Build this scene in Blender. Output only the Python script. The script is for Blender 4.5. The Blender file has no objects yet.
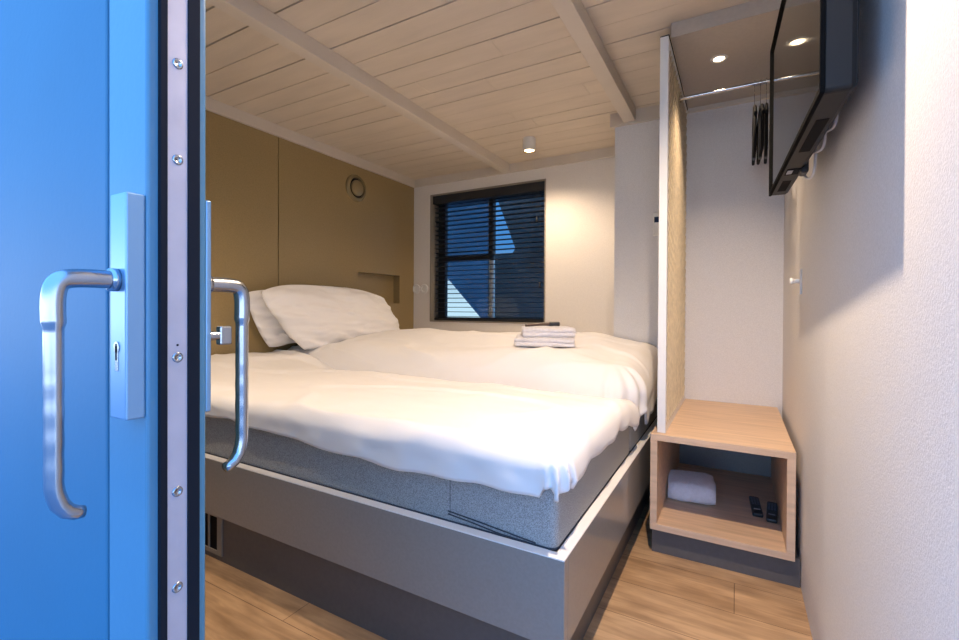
import bpy, bmesh, math, random
from mathutils.bvhtree import BVHTree
from math import radians, sin, cos, pi, sqrt
from mathutils import Vector, Matrix, noise, geometry
random.seed(7)
sc = bpy.context.scene
COL = sc.collection

# ------------------------------------------------------------------ camera
cam_d = bpy.data.cameras.new('camera')
cam = bpy.data.objects.new('camera', cam_d); COL.objects.link(cam)
YAW, PITCH, ROLL, F_PX = radians(29.467), radians(-0.3948), radians(0.3042), 455.48
_f = Vector((-sin(YAW)*cos(PITCH), cos(YAW)*cos(PITCH), sin(PITCH)))
_r = Vector((cos(YAW), sin(YAW), 0)); _u = _r.cross(_f)
R_ = _r*cos(ROLL) + _u*sin(ROLL); U_ = -_r*sin(ROLL) + _u*cos(ROLL)
cam.matrix_world = Matrix(((R_.x, U_.x, -_f.x, 0), (R_.y, U_.y, -_f.y, 0), (R_.z, U_.z, -_f.z, 1.0), (0, 0, 0, 1)))
cam_d.sensor_fit = 'HORIZONTAL'; cam_d.sensor_width = 36.0
cam_d.lens = 36.0*F_PX/959.0
cam_d.shift_y = -9.192/959.0
cam_d.clip_start = 0.02
sc.camera = cam

# ------------------------------------------------------------------ sky
wd = bpy.data.worlds.new('sky'); sc.world = wd; wd.use_nodes = True
nt = wd.node_tree; nt.nodes.clear()
o_ = nt.nodes.new('ShaderNodeOutputWorld'); bg = nt.nodes.new('ShaderNodeBackground')
tc = nt.nodes.new('ShaderNodeTexCoord'); sx = nt.nodes.new('ShaderNodeSeparateXYZ'); cr = nt.nodes.new('ShaderNodeValToRGB')
nt.links.new(tc.outputs['Generated'], sx.inputs[0]); nt.links.new(sx.outputs['Z'], cr.inputs[0])
mr = nt.nodes.new('ShaderNodeMapRange'); mr.inputs['From Min'].default_value = -0.2; mr.inputs['From Max'].default_value = 0.8
mr.inputs['To Min'].default_value = 1.0; mr.inputs['To Max'].default_value = 0.20
mm = nt.nodes.new('ShaderNodeMixRGB'); mm.blend_type = 'MULTIPLY'; mm.inputs[0].default_value = 1.0
nt.links.new(sx.outputs['Y'], mr.inputs['Value']); nt.links.new(cr.outputs[0], mm.inputs[1]); nt.links.new(mr.outputs[0], mm.inputs[2])
nt.links.new(mm.outputs[0], bg.inputs[0]); nt.links.new(bg.outputs[0], o_.inputs[0])
e = cr.color_ramp.elements
e[0].position = 0.0; e[0].color = (1.1, 1.3, 1.5, 1)
e[1].position = 1.0; e[1].color = (0.15, 0.42, 1.0, 1)
k = e.new(0.045); k.color = (0.85, 1.05, 1.3, 1)
k = e.new(0.13); k.color = (0.12, 0.40, 0.95, 1)
bg.inputs['Strength'].default_value = 4.2

# ------------------------------------------------------------------ exposure
vs = sc.view_settings
vs.view_transform = 'Standard'; vs.look = 'None'; vs.gamma = 1.0; vs.use_curve_mapping = False
vs.exposure = 0.0
LAMP_COLOR = (1.0, 0.755, 0.53)
LAMP_W = 125.0

# ------------------------------------------------------------------ materials
def mat(name, color, rough=0.6, metal=0.0, var=0.0, vscale=8.0, stretch=(1, 1, 1), bump=0.0, bscale=60.0,
        spec=0.5, sheen=0.0, coat=0.0, bstretch=(1, 1, 1)):
    m = bpy.data.materials.new(name); m.use_nodes = True
    n = m.node_tree.nodes; l = m.node_tree.links; p = n['Principled BSDF']
    p.inputs['Roughness'].default_value = rough; p.inputs['Metallic'].default_value = metal
    p.inputs['Specular IOR Level'].default_value = spec
    p.inputs['Sheen Weight'].default_value = sheen; p.inputs['Coat Weight'].default_value = coat
    p.inputs['Base Color'].default_value = (*color, 1)
    t = n.new('ShaderNodeTexCoord')
    if var > 0:
        mp = n.new('ShaderNodeMapping'); mp.inputs['Scale'].default_value = stretch
        nz = n.new('ShaderNodeTexNoise'); nz.inputs['Scale'].default_value = vscale; nz.inputs['Detail'].default_value = 4
        rp = n.new('ShaderNodeValToRGB')
        rp.color_ramp.elements[0].position = 0.3; rp.color_ramp.elements[1].position = 0.7
        rp.color_ramp.elements[0].color = (*[c*(1-var) for c in color], 1)
        rp.color_ramp.elements[1].color = (*[min(1, c*(1+var)) for c in color], 1)
        l.new(t.outputs['Object'], mp.inputs[0]); l.new(mp.outputs[0], nz.inputs[0])
        l.new(nz.outputs[0], rp.inputs[0]); l.new(rp.outputs[0], p.inputs['Base Color'])
    if bump > 0:
        mp2 = n.new('ShaderNodeMapping'); mp2.inputs['Scale'].default_value = bstretch
        nb = n.new('ShaderNodeTexNoise'); nb.inputs['Scale'].default_value = bscale; nb.inputs['Detail'].default_value = 3
        b = n.new('ShaderNodeBump'); b.inputs['Strength'].default_value = bump; b.inputs['Distance'].default_value = 0.004
        l.new(t.outputs['Object'], mp2.inputs[0]); l.new(mp2.outputs[0], nb.inputs[0])
        l.new(nb.outputs[0], b.inputs['Height']); l.new(b.outputs[0], p.inputs['Normal'])
    return m

def emit(name, color, strength):
    m = bpy.data.materials.new(name); m.use_nodes = True
    p = m.node_tree.nodes['Principled BSDF']
    p.inputs['Base Color'].default_value = (*color, 1)
    p.inputs['Emission Color'].default_value = (*color, 1); p.inputs['Emission Strength'].default_value = strength
    return m

def wood_floor():
    m = bpy.data.materials.new('oak_floor'); m.use_nodes = True
    n = m.node_tree.nodes; l = m.node_tree.links; p = n['Principled BSDF']
    t = n.new('ShaderNodeTexCoord')
    br = n.new('ShaderNodeTexBrick'); br.offset = 0.37
    br.inputs['Scale'].default_value = 1.0; br.inputs['Brick Width'].default_value = 1.25; br.inputs['Row Height'].default_value = 0.19
    br.inputs['Mortar Size'].default_value = 0.0012; br.inputs['Bias'].default_value = 0.0
    br.inputs['Color1'].default_value = (0.54, 0.37, 0.22, 1); br.inputs['Color2'].default_value = (0.45, 0.29, 0.16, 1)
    br.inputs['Mortar'].default_value = (0.13, 0.075, 0.035, 1)
    l.new(t.outputs['Object'], br.inputs[0])
    mp = n.new('ShaderNodeMapping'); mp.inputs['Scale'].default_value = (2.0, 22.0, 1.0)
    nz = n.new('ShaderNodeTexNoise'); nz.inputs['Scale'].default_value = 2.2; nz.inputs['Detail'].default_value = 7; nz.inputs['Distortion'].default_value = 0.8
    l.new(t.outputs['Object'], mp.inputs[0]); l.new(mp.outputs[0], nz.inputs[0])
    nz2 = n.new('ShaderNodeTexNoise'); nz2.inputs['Scale'].default_value = 4.5; nz2.inputs['Detail'].default_value = 3
    mp3 = n.new('ShaderNodeMapping'); mp3.inputs['Scale'].default_value = (1.0, 3.0, 1.0)
    l.new(t.outputs['Object'], mp3.inputs[0]); l.new(mp3.outputs[0], nz2.inputs[0])
    rp = n.new('ShaderNodeValToRGB')
    rp.color_ramp.elements[0].position = 0.32; rp.color_ramp.elements[0].color = (0.55, 0.50, 0.45, 1)
    rp.color_ramp.elements[1].position = 0.62; rp.color_ramp.elements[1].color = (1.12, 1.1, 1.06, 1)
    l.new(nz.outputs[0], rp.inputs[0])
    rp2 = n.new('ShaderNodeValToRGB')
    rp2.color_ramp.elements[0].position = 0.35; rp2.color_ramp.elements[0].color = (0.70, 0.66, 0.62, 1)
    rp2.color_ramp.elements[1].position = 0.6; rp2.color_ramp.elements[1].color = (1.1, 1.1, 1.1, 1)
    l.new(nz2.outputs[0], rp2.inputs[0])
    mx = n.new('ShaderNodeMixRGB'); mx.blend_type = 'MULTIPLY'; mx.inputs[0].default_value = 0.5
    mx2 = n.new('ShaderNodeMixRGB'); mx2.blend_type = 'MULTIPLY'; mx2.inputs[0].default_value = 0.8
    l.new(br.outputs[0], mx.inputs[1]); l.new(rp.outputs[0], mx.inputs[2])
    l.new(mx.outputs[0], mx2.inputs[1]); l.new(rp2.outputs[0], mx2.inputs[2])
    l.new(mx2.outputs[0], p.inputs['Base Color'])
    p.inputs['Roughness'].default_value = 0.42
    b = n.new('ShaderNodeBump'); b.inputs['Strength'].default_value = 0.25; b.inputs['Distance'].default_value = 0.003
    l.new(nz.outputs[0], b.inputs['Height']); l.new(b.outputs[0], p.inputs['Normal'])
    return m

def weave(name, color, scale=260.0, rough=0.8, bump=0.35, var=0.12):
    m = bpy.data.materials.new(name); m.use_nodes = True
    n = m.node_tree.nodes; l = m.node_tree.links; p = n['Principled BSDF']
    p.inputs['Roughness'].default_value = rough
    t = n.new('ShaderNodeTexCoord')
    nz = n.new('ShaderNodeTexNoise'); nz.inputs['Scale'].default_value = scale; nz.inputs['Detail'].default_value = 2
    rp = n.new('ShaderNodeValToRGB')
    rp.color_ramp.elements[0].position = 0.3; rp.color_ramp.elements[0].color = (*[c*(1-var) for c in color], 1)
    rp.color_ramp.elements[1].position = 0.7; rp.color_ramp.elements[1].color = (*[min(1, c*(1+var)) for c in color], 1)
    b = n.new('ShaderNodeBump'); b.inputs['Strength'].default_value = bump; b.inputs['Distance'].default_value = 0.002
    l.new(t.outputs['Object'], nz.inputs[0]); l.new(nz.outputs[0], rp.inputs[0]); l.new(rp.outputs[0], p.inputs['Base Color'])
    l.new(nz.outputs[0], b.inputs['Height']); l.new(b.outputs[0], p.inputs['Normal'])
    return m

M = {}
M['floor'] = wood_floor()
M['deck'] = mat('deck', (0.22, 0.27, 0.35), 0.8, var=0.15, vscale=5)
M['plank'] = mat('white_plank', (0.66, 0.575, 0.47), 0.5, var=0.05, vscale=3, stretch=(1, 6, 1), bump=0.12, bscale=25, bstretch=(1, 8, 1))
M['beam'] = mat('beam_paint', (0.64, 0.575, 0.49), 0.45, var=0.04, vscale=4, bump=0.08, bscale=40)
M['gap'] = mat('dark_gap', (0.06, 0.05, 0.04), 0.9)
M['wall'] = weave('wall_cream', (0.78, 0.74, 0.69), 170, 0.75, 0.22, 0.04)
M['wallpaper'] = weave('wall_paper', (0.74, 0.73, 0.73), 300, 0.75, 0.28, 0.07)
M['olive'] = weave('olive_board', (0.31, 0.225, 0.10), 190, 0.36, 0.12, 0.12)
M['olive_dark'] = mat('olive_seam', (0.03, 0.022, 0.012), 0.8)
M['taupe'] = mat('taupe_board', (0.50, 0.45, 0.39), 0.5, var=0.04, vscale=80)
M['valve'] = mat('valve_olive', (0.33, 0.26, 0.14), 0.25, metal=0.4)
M['frame'] = mat('grey_lacquer', (0.25, 0.245, 0.235), 0.34, var=0.05, vscale=120, bump=0.03, bscale=260, coat=0.5)
M['plinth'] = mat('plinth_grey', (0.105, 0.10, 0.098), 0.45, var=0.06, vscale=60)
M['mattress'] = weave('mattress_melange', (0.36, 0.355, 0.345), 420, 0.9, 0.5, 0.45)
M['piping'] = mat('piping', (0.04, 0.045, 0.06), 0.8)
M['linen'] = mat('white_linen', (0.86, 0.845, 0.835), 0.85, var=0.012, vscale=6, sheen=0.15, bump=0.10, bscale=14)
M['terry'] = mat('terry', (0.82, 0.80, 0.83), 0.95, var=0.05, vscale=70, sheen=0.4, bump=0.9, bscale=190)
M['oak'] = mat('oak_veneer', (0.66, 0.47, 0.32), 0.5, var=0.13, vscale=3.5, stretch=(1.2, 14, 14), bump=0.04, bscale=30, bstretch=(1, 12, 12))
M['cane'] = mat('cane', (0.62, 0.53, 0.38), 0.6, var=0.15, vscale=30)
M['white'] = mat('white_lacquer', (0.78, 0.78, 0.77), 0.4)
M['plastic_white'] = mat('white_plastic', (0.80, 0.79, 0.76), 0.35)
M['black'] = mat('black_plastic', (0.014, 0.014, 0.016), 0.38)
M['blackmatte'] = mat('black_matte', (0.007, 0.007, 0.008), 0.8, spec=0.1)
M['tvbody'] = mat('tv_plastic', (0.014, 0.014, 0.014), 0.5, spec=0.25)
M['bezel'] = mat('bezel_black', (0.006, 0.006, 0.006), 0.9, spec=0.05)
M['screen'] = mat('tv_glass', (0.010, 0.010, 0.010), 0.05, spec=0.3)
M['key'] = mat('remote_key', (0.12, 0.13, 0.16), 0.5)
M['keygrey'] = mat('remote_key_pale', (0.35, 0.36, 0.40), 0.5)
M['brown'] = mat('brown_plastic', (0.10, 0.062, 0.045), 0.45)
M['alu'] = mat('satin_aluminium', (0.36, 0.385, 0.42), 0.27, metal=1.0)
M['aluplate'] = mat('plate_reflection_tint', (0.19, 0.32, 0.46), 0.36, metal=0.6)  # blue tint stands in for bluish surroundings mirrored in the plate
M['strip'] = mat('lock_strip', (0.42, 0.39, 0.43), 0.42, metal=0.45, var=0.05, vscale=30)
M['chrome'] = mat('chrome', (0.52, 0.51, 0.50), 0.15, metal=1.0)
M['bluepale'] = mat('pale_blue_stile', (0.060, 0.170, 0.25), 0.38, var=0.05, vscale=5, bump=0.05, bscale=120)  # stile coloured a paler blue than the door panel
M['edge'] = mat('white_edge', (0.85, 0.84, 0.83), 0.4)
M['blue'] = mat('blue_paint', (0.013, 0.110, 0.19), 0.58, var=0.05, vscale=5, bump=0.05, bscale=120)
M['rubber'] = mat('rubber_seal', (0.007, 0.009, 0.014), 0.8, spec=0.12)
M['winframe'] = mat('window_black', (0.018, 0.02, 0.024), 0.5)
M['reveal'] = mat('reveal_grey', (0.27, 0.24, 0.20), 0.6)
M['slat'] = mat('blind_slat', (0.03, 0.034, 0.042), 0.45)
M['contblue'] = mat('container_blue', (0.006, 0.030, 0.056), 0.7, spec=0.15, var=0.25, vscale=2, bump=0.5, bscale=9, bstretch=(0.2, 0.2, 6))
M['contdark'] = mat('container_dark', (0.012, 0.016, 0.019), 0.8, spec=0.1, var=0.5, vscale=1.5)
M['facade'] = mat('front_facade', (0.10, 0.20, 0.36), 0.6)
M['bulb'] = emit('bulb', (1.0, 0.78, 0.50), 14.0)
M['lcd'] = mat('lcd', (0.02, 0.03, 0.07), 0.2)
M['cable'] = mat('cable_pale', (0.60, 0.58, 0.57), 0.5)
gl = bpy.data.materials.new('glass_pane'); gl.use_nodes = True
_n = gl.node_tree.nodes; _l = gl.node_tree.links; _n.clear()
_o = _n.new('ShaderNodeOutputMaterial'); _m = _n.new('ShaderNodeMixShader'); _t = _n.new('ShaderNodeBsdfTransparent'); _g = _n.new('ShaderNodeBsdfGlossy')
_fr = _n.new('ShaderNodeFresnel'); _fr.inputs[0].default_value = 1.45
_t.inputs[0].default_value = (0.80, 0.90, 0.92, 1); _g.inputs['Roughness'].default_value = 0.01
_l.new(_fr.outputs[0], _m.inputs[0]); _l.new(_t.outputs[0], _m.inputs[1]); _l.new(_g.outputs[0], _m.inputs[2]); _l.new(_m.outputs[0], _o.inputs[0])
M['glass'] = gl

# ------------------------------------------------------------------ helpers
def link(name, bm, m, parent=None, smooth=False, mats=None):
    me = bpy.data.meshes.new(name); bmesh.ops.recalc_face_normals(bm, faces=bm.faces[:])
    bm.to_mesh(me); bm.free()
    for x in (mats or [m]): me.materials.append(x)
    if smooth:
        for p in me.polygons: p.use_smooth = True
    o = bpy.data.objects.new(name, me); COL.objects.link(o)
    if parent is not None: o.parent = parent
    return o

def shade_auto(o, ang=35):
    me = o.data
    for p in me.polygons: p.use_smooth = True
    bm = bmesh.new(); bm.from_mesh(me)
    for ed in bm.edges:
        ed.smooth = not (len(ed.link_faces) == 2 and ed.calc_face_angle(0) > radians(ang))
    bm.to_mesh(me); bm.free()
    return o

def box(bm, x0, x1, y0, y1, z0, z1, bev=0.0, seg=2, mi=0, mtx=None):
    vs_ = [bm.verts.new((x, y, z)) for z in (z0, z1) for y in (y0, y1) for x in (x0, x1)]
    fs = [bm.faces.new([vs_[i] for i in q]) for q in ((0, 1, 3, 2), (4, 6, 7, 5), (0, 4, 5, 1), (2, 3, 7, 6), (0, 2, 6, 4), (1, 5, 7, 3))]
    for f_ in fs: f_.material_index = mi
    if bev > 0:
        es = list({ed for f_ in fs for ed in f_.edges})
        r = bmesh.ops.bevel(bm, geom=es, offset=bev, segments=seg, affect='EDGES', profile=0.5, clamp_overlap=True)
        vs_ = list({v for f_ in r['faces'] for v in f_.verts} | {v for v in vs_ if v.is_valid})
    if mtx is not None: bmesh.ops.transform(bm, matrix=mtx, verts=vs_)
    return vs_

def cyl(bm, p0, p1, r0, r1=None, seg=24, cap=True):
    p0 = Vector(p0); p1 = Vector(p1); r1 = r0 if r1 is None else r1
    d = (p1-p0); z = d.normalized(); a = z.orthogonal().normalized(); b = z.cross(a)
    A = [bm.verts.new(p0+(a*cos(2*pi*i/seg)+b*sin(2*pi*i/seg))*r0) for i in range(seg)]
    B = [bm.verts.new(p1+(a*cos(2*pi*i/seg)+b*sin(2*pi*i/seg))*r1) for i in range(seg)]
    for i in range(seg): bm.faces.new((A[i], A[(i+1) % seg], B[(i+1) % seg], B[i]))
    if cap: bm.faces.new(A[::-1]); bm.faces.new(B)

def lathe(bm, prof, origin, axis, seg=40, closed=False):
    o = Vector(origin); z = Vector(axis).normalized(); a = z.orthogonal().normalized(); b = z.cross(a)
    rings = []
    for r, h in prof:
        if r < 1e-6: rings.append([bm.verts.new(o+z*h)])
        else: rings.append([bm.verts.new(o+z*h+(a*cos(2*pi*i/seg)+b*sin(2*pi*i/seg))*r) for i in range(seg)])
    pairs = list(zip(rings, rings[1:])) + ([(rings[-1], rings[0])] if closed else [])
    for p, q in pairs:
        for i in range(seg):
            j = (i+1) % seg
            if len(p) == 1 and len(q) == 1: continue
            if len(p) == 1: bm.faces.new((p[0], q[i], q[j]))
            elif len(q) == 1: bm.faces.new((p[i], p[j], q[0]))
            else: bm.faces.new((p[i], p[j], q[j], q[i]))

def tube(bm, pts, rad, seg=12, flat=(1, 1), side=None):
    """sweep an ellipse along pts; rad is a number or list; flat=(a,b) scales the section axes; side = fixed vector for axis a"""
    pts = [Vector(p) for p in pts]; n = len(pts); prev = None; rings = []
    for i, p in enumerate(pts):
        t = (pts[min(i+1, n-1)]-pts[max(i-1, 0)]).normalized()
        if side is not None: a = (Vector(side)-t*Vector(side).dot(t)).normalized()
        elif prev is None: a = t.orthogonal().normalized()
        else: a = (prev-t*prev.dot(t)).normalized()
        prev = a; b = t.cross(a); r = rad[i] if isinstance(rad, (list, tuple)) else rad
        rings.append([bm.verts.new(p+a*cos(2*pi*j/seg)*r*flat[0]+b*sin(2*pi*j/seg)*r*flat[1]) for j in range(seg)])
    for p, q in zip(rings, rings[1:]):
        for j in range(seg): bm.faces.new((p[j], p[(j+1) % seg], q[(j+1) % seg], q[j]))
    bm.faces.new(rings[0][::-1]); bm.faces.new(rings[-1])

def smooth_path(pts, n=8):
    P = [Vector(p) for p in pts]; out = []
    for i in range(len(P)-1):
        p0 = P[max(i-1, 0)]; p1 = P[i]; p2 = P[i+1]; p3 = P[min(i+2, len(P)-1)]
        for j in range(n):
            t = j/n
            out.append(0.5*((2*p1)+(p2-p0)*t+(2*p0-5*p1+4*p2-p3)*t*t+(3*p1-p0-3*p2+p3)*t**3))
    out.append(P[-1]); return out

def thing(name, label, cat, loc=(0, 0, 0), rotz=0.0, group=None):
    o = bpy.data.objects.new(name, None); COL.objects.link(o); o.empty_display_size = 0.05
    o.location = loc; o.rotation_euler = (0, 0, rotz); o['label'] = label; o['category'] = cat
    if group: o['group'] = group
    return o

def tag(o, label, cat, group=None):
    o['label'] = label; o['category'] = cat
    if group: o['group'] = group
    return o

def struct(name, bm=None, m=None, mats=None):
    if bm is None:
        o = bpy.data.objects.new(name, None); COL.objects.link(o)
    else: o = link(name, bm, m, mats=mats)
    o['kind'] = 'structure'; return o

def bxo(name, m, parent, *a, bev=0.0, seg=2, **kw):
    bm = bmesh.new(); box(bm, *a, bev=bev, seg=seg, **kw); return link(name, bm, m, parent)

# ------------------------------------------------------------------ dimensions
XL, XR = -2.62, 0.208          # side walls
YB, YC = 3.39, 2.815           # window wall, wardrobe wall
ZT, ZC = 2.108, 2.178          # underside of beams and trims, ceiling boards
YD0, YD1 = 0.216, 0.271        # blue door leaf
XE = -0.475                    # free edge of the blue leaf

# ------------------------------------------------------------------ structure
bm = bmesh.new(); box(bm, XL-0.1, XR+0.1, 0.2, YB+0.1, -0.06, 0.0); struct('floor', bm, M['floor'])
bm = bmesh.new(); box(bm, -14, 10, -10, 0.2, -0.12, -0.02); box(bm, -14, 10, YB+0.2, 16, -0.5, -0.3); struct('ground', bm, M['deck'])

# ceiling: painted boards running across the room, with narrow dark gaps between them
bm = bmesh.new(); y = 0.335; i = 0
while y < YB:
    g = random.choice((0.0018, 0.003, 0.004, 0.006))
    y1 = min(y+0.1435-g, YB)
    x = XL+0.002
    while x < XR:
        x1 = min(XR, x+random.uniform(1.1, 2.2))
        dz = random.uniform(0, 0.0015)
        box(bm, x, x1-0.0012, y, y1, ZC-dz, ZC+0.015, bev=0.0012, seg=1); x = x1
    y += 0.1435; i += 1
box(bm, XL-0.1, XR+0.1, 0.2, YB+0.1, ZC+0.016, ZC+0.06, mi=1)
struct('ceiling', bm, None, mats=[M['plank'], M['gap']])

# left wall with two boards, a seam and a niche
NY0, NY1, NZ0, NZ1, ND = 2.67, 3.19, 1.03, 1.285, 0.07
SEAM = 1.952
bm = bmesh.new()
box(bm, XL-0.012, XL, 0.3, SEAM-0.003, 0, 2.15)
box(bm, XL-0.012, XL, SEAM+0.003, NY0, 0, 2.15)
box(bm, XL-0.012, XL, NY1, YB, 0, 2.15)
box(bm, XL-0.012, XL, NY0, NY1, 0, NZ0)
box(bm, XL-0.012, XL, NY0, NY1, NZ1, 2.15)
box(bm, XL-0.10, XL-0.012, 0.2, NY0, -0.06, ZC, mi=1); box(bm, XL-0.10, XL-0.012, NY1, YB+0.1, -0.06, ZC, mi=1)
box(bm, XL-0.10, XL-0.012, NY0, NY1, -0.06, NZ0, mi=1); box(bm, XL-0.10, XL-0.012, NY0, NY1, NZ1, ZC, mi=1)
box(bm, XL-ND-0.03, XL-ND, NY0, NY1, NZ0, NZ1)
for a in ((NY0, NY0+0.004, NZ0, NZ1), (NY1-0.004, NY1, NZ0, NZ1), (NY0, NY1, NZ0, NZ0+0.004), (NY0, NY1, NZ1-0.004, NZ1)):
    box(bm, XL-ND, XL-0.001, *a)
struct('wall_left', bm, None, mats=[M['olive'], M['olive_dark']])

# window wall
WX0, WX1, WZ0, WZ1 = -2.432, -1.318, 0.872, 2.02
bm = bmesh.new()
box(bm, XL, WX0, YB, YB+0.2, -0.06, ZC); box(bm, WX1, -0.6, YB, YB+0.2, -0.06, ZC)
box(bm, WX0, WX1, YB, YB+0.2, -0.06, WZ0); box(bm, WX0, WX1, YB, YB+0.2, WZ1, ZC)
struct('wall_back', bm, M['wall'])
# projecting wall behind the wardrobe corner
bm = bmesh.new(); box(bm, -0.652, XR+0.1, YC, YB+0.1, -0.06, ZC)
struct('wall_wardrobe', bm, M['wallpaper'])
bm = bmesh.new(); box(bm, XR, XR+0.12, 0.2, YC, -0.06, ZC); struct('wall_right', bm, M['wallpaper'])
# front wall with the doorway
bm = bmesh.new()
box(bm, XL-0.1, -1.36, 0.2, 0.3, -0.06, ZC+0.06); box(bm, -1.36, XR+0.1, 0.2, 0.3, 2.06, ZC+0.06)
struct('wall_front', bm, M['facade'])
bm = bmesh.new(); box(bm, -1.40, -1.36, 0.19, 0.31, -0.02, 2.06); box(bm, -1.36, XR, 0.19, 0.31, 2.03, 2.06)
struct('trim_doorway', bm, M['blue'])
# ledge below the window
bm = bmesh.new(); box(bm, XL, -0.654, YC+0.005, YB, 0.0, 0.74); struct('trim_ledge', bm, M['wall'])
# ceiling trims and beams
def trim(n, *a, m='beam'):
    bm = bmesh.new(); box(bm, *a, bev=0.002, seg=1); return struct('trim_%d' % n, bm, M[m])
trim(1, XL, XL+0.022, 0.3, YB, ZT, ZC)
trim(2, XL+0.022, -0.640, YB-0.022, YB, ZT, ZC)
trim(3, -0.678, XR, YC-0.022, YC, ZT-0.012, ZC)
trim(4, -1.692, -1.627, 0.3, YB-0.022, ZT, ZC)
trim(5, -0.597, -0.528, 0.3, YC-0.022, ZT, ZC)

# wardrobe ceiling board with its fascia
WCZ = 2.118
bm = bmesh.new(); box(bm, -0.245, XR, 2.048, YC-0.022, WCZ, WCZ+0.018); box(bm, -0.245, XR, 2.03, 2.048, WCZ, ZC)
struct('trim_wardrobe_ceiling', bm, M['taupe'])

# window: grey lining, black frame, panes
win = struct('window_1')
bm = bmesh.new(); t = 0.010
box(bm, WX0, WX0+t, YB-0.006, YB+0.155, WZ0, WZ1); box(bm, WX1-t, WX1, YB-0.006, YB+0.155, WZ0, WZ1)
box(bm, WX0+t, WX1-t, YB-0.006, YB+0.155, WZ1-t, WZ1); box(bm, WX0+t, WX1-t, YB-0.006, YB+0.155, WZ0, WZ0+t)
link('window_lining', bm, M['reveal'], win)
YF0, YF1 = YB+0.115, YB+0.155
MX = -1.868; TZ = 1.445
bm = bmesh.new()
box(bm, WX0+t, WX0+t+0.075, YF0, YF1, WZ0+t, WZ1-t); box(bm, WX1-t-0.03, WX1-t, YF0, YF1, WZ0+t, WZ1-t)
box(bm, WX0+t+0.075, WX1-t-0.03, YF0, YF1, WZ1-t-0.07, WZ1-t); box(bm, WX0+t+0.075, WX1-t-0.03, YF0, YF1, WZ0+t, WZ0+t+0.03)
box(bm, WX0+t+0.075, MX-0.02, YF0, YF1, TZ-0.02, TZ+0.03)
link('window_frame', bm, M['winframe'], win)
bm = bmesh.new(); box(bm, MX-0.02, MX+0.018, YF0-0.006, YF1, TZ-0.02, WZ1-t-0.07); link('mullion', bm, M['winframe'], win)
bm = bmesh.new(); box(bm, MX-0.012, MX+0.018, YF0-0.004, YF1, WZ0+t+0.03, TZ-0.02); o = link('mullion', bm, M['plastic_white'], win); o['label'] = 'lower mullion, coloured pale as if lit'  # white colour paints in the light falling on the lower mullion
for a in ((WX0+0.085, MX-0.02, TZ+0.03, WZ1-0.08), (WX0+0.085, MX-0.012, WZ0+0.04, TZ-0.02), (MX+0.018, WX1-0.04, WZ0+0.04, WZ1-0.08)):
    bxo('pane', M['glass'], win, a[0], a[1], YF0+0.018, YF0+0.022, a[2], a[3])

# blue door leaf, closed, with its free edge towards the opening
door = struct('door_1')
SX = -0.554
bm = bmesh.new(); box(bm, SX+0.0016, XE-0.002, YD0, YD1, 0.0, 2.03, bev=0.003, seg=3)
link('door_stile', bm, M['bluepale'], door)
bxo('rubber_seal', M['rubber'], door, SX-0.0016, SX+0.0016, YD0+0.003, YD1-0.003, 0.0, 2.03)
bm = bmesh.new(); box(bm, -1.36, SX-0.0016, YD0, YD1, 0.0, 2.03, bev=0.003); link('door_panel', bm, M['blue'], door)
bxo('rubber_seal', M['rubber'], door, XE-0.006, XE+0.002, 0.2255, 0.2325, 0.0, 2.03, bev=0.001)
bxo('rubber_seal', M['rubber'], door, XE-0.006, XE+0.002, 0.2505, 0.2625, 0.0, 2.03, bev=0.001)
strip = bxo('lock_strip', M['strip'], door, XE-0.004, XE+0.0008, 0.2325, 0.2505, 0.0, 2.03)
for z in (1.235, 1.142, 0.950, 0.819, 0.725):
    bm = bmesh.new(); lathe(bm, [(0.0050, 0), (0.0050, 0.0004), (0.0042, 0.0010), (0.0026, 0.0010), (0.0022, 0.0003), (0, 0.0003)], (XE+0.0008, 0.2415, z), (1, 0, 0), 20)
    link('screw', bm, M['alu'], door, smooth=True)
bm = bmesh.new(); cyl(bm, (XE+0.0006, 0.2415, 0.962), (XE+0.0010, 0.2415, 0.962), 0.0011, seg=12); link('screw_hole', bm, M['blackmatte'], door)
for z in (1.19, 0.771):
    bm = bmesh.new()
    for k2 in range(24):
        a0 = 2*pi*k2/24; a1 = 2*pi*(k2+1)/24
        def pt(a, r): return Vector((XE+0.0011, 0.2415+cos(a)*r, z+sin(a)*r+(0.007 if sin(a) > 0 else -0.007)))
        q = [bm.verts.new(pt(a0, 0.0028)), bm.verts.new(pt(a1, 0.0028)), bm.verts.new(pt(a1, 0.0033)), bm.verts.new(pt(a0, 0.0033))]
        bm.faces.new(q)
    link('strip_slot', bm, M['strip'], door)
bm = bmesh.new(); box(bm, -0.508, -0.4785, 0.200, YD0, 0.896, 1.103, bev=0.0015); link('handle_plate', bm, M['aluplate'], door)
bm = bmesh.new(); box(bm, -0.508, -0.4785, YD1, YD1+0.006, 0.890, 1.110, bev=0.0015); link('handle_plate', bm, M['aluplate'], door)
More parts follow.
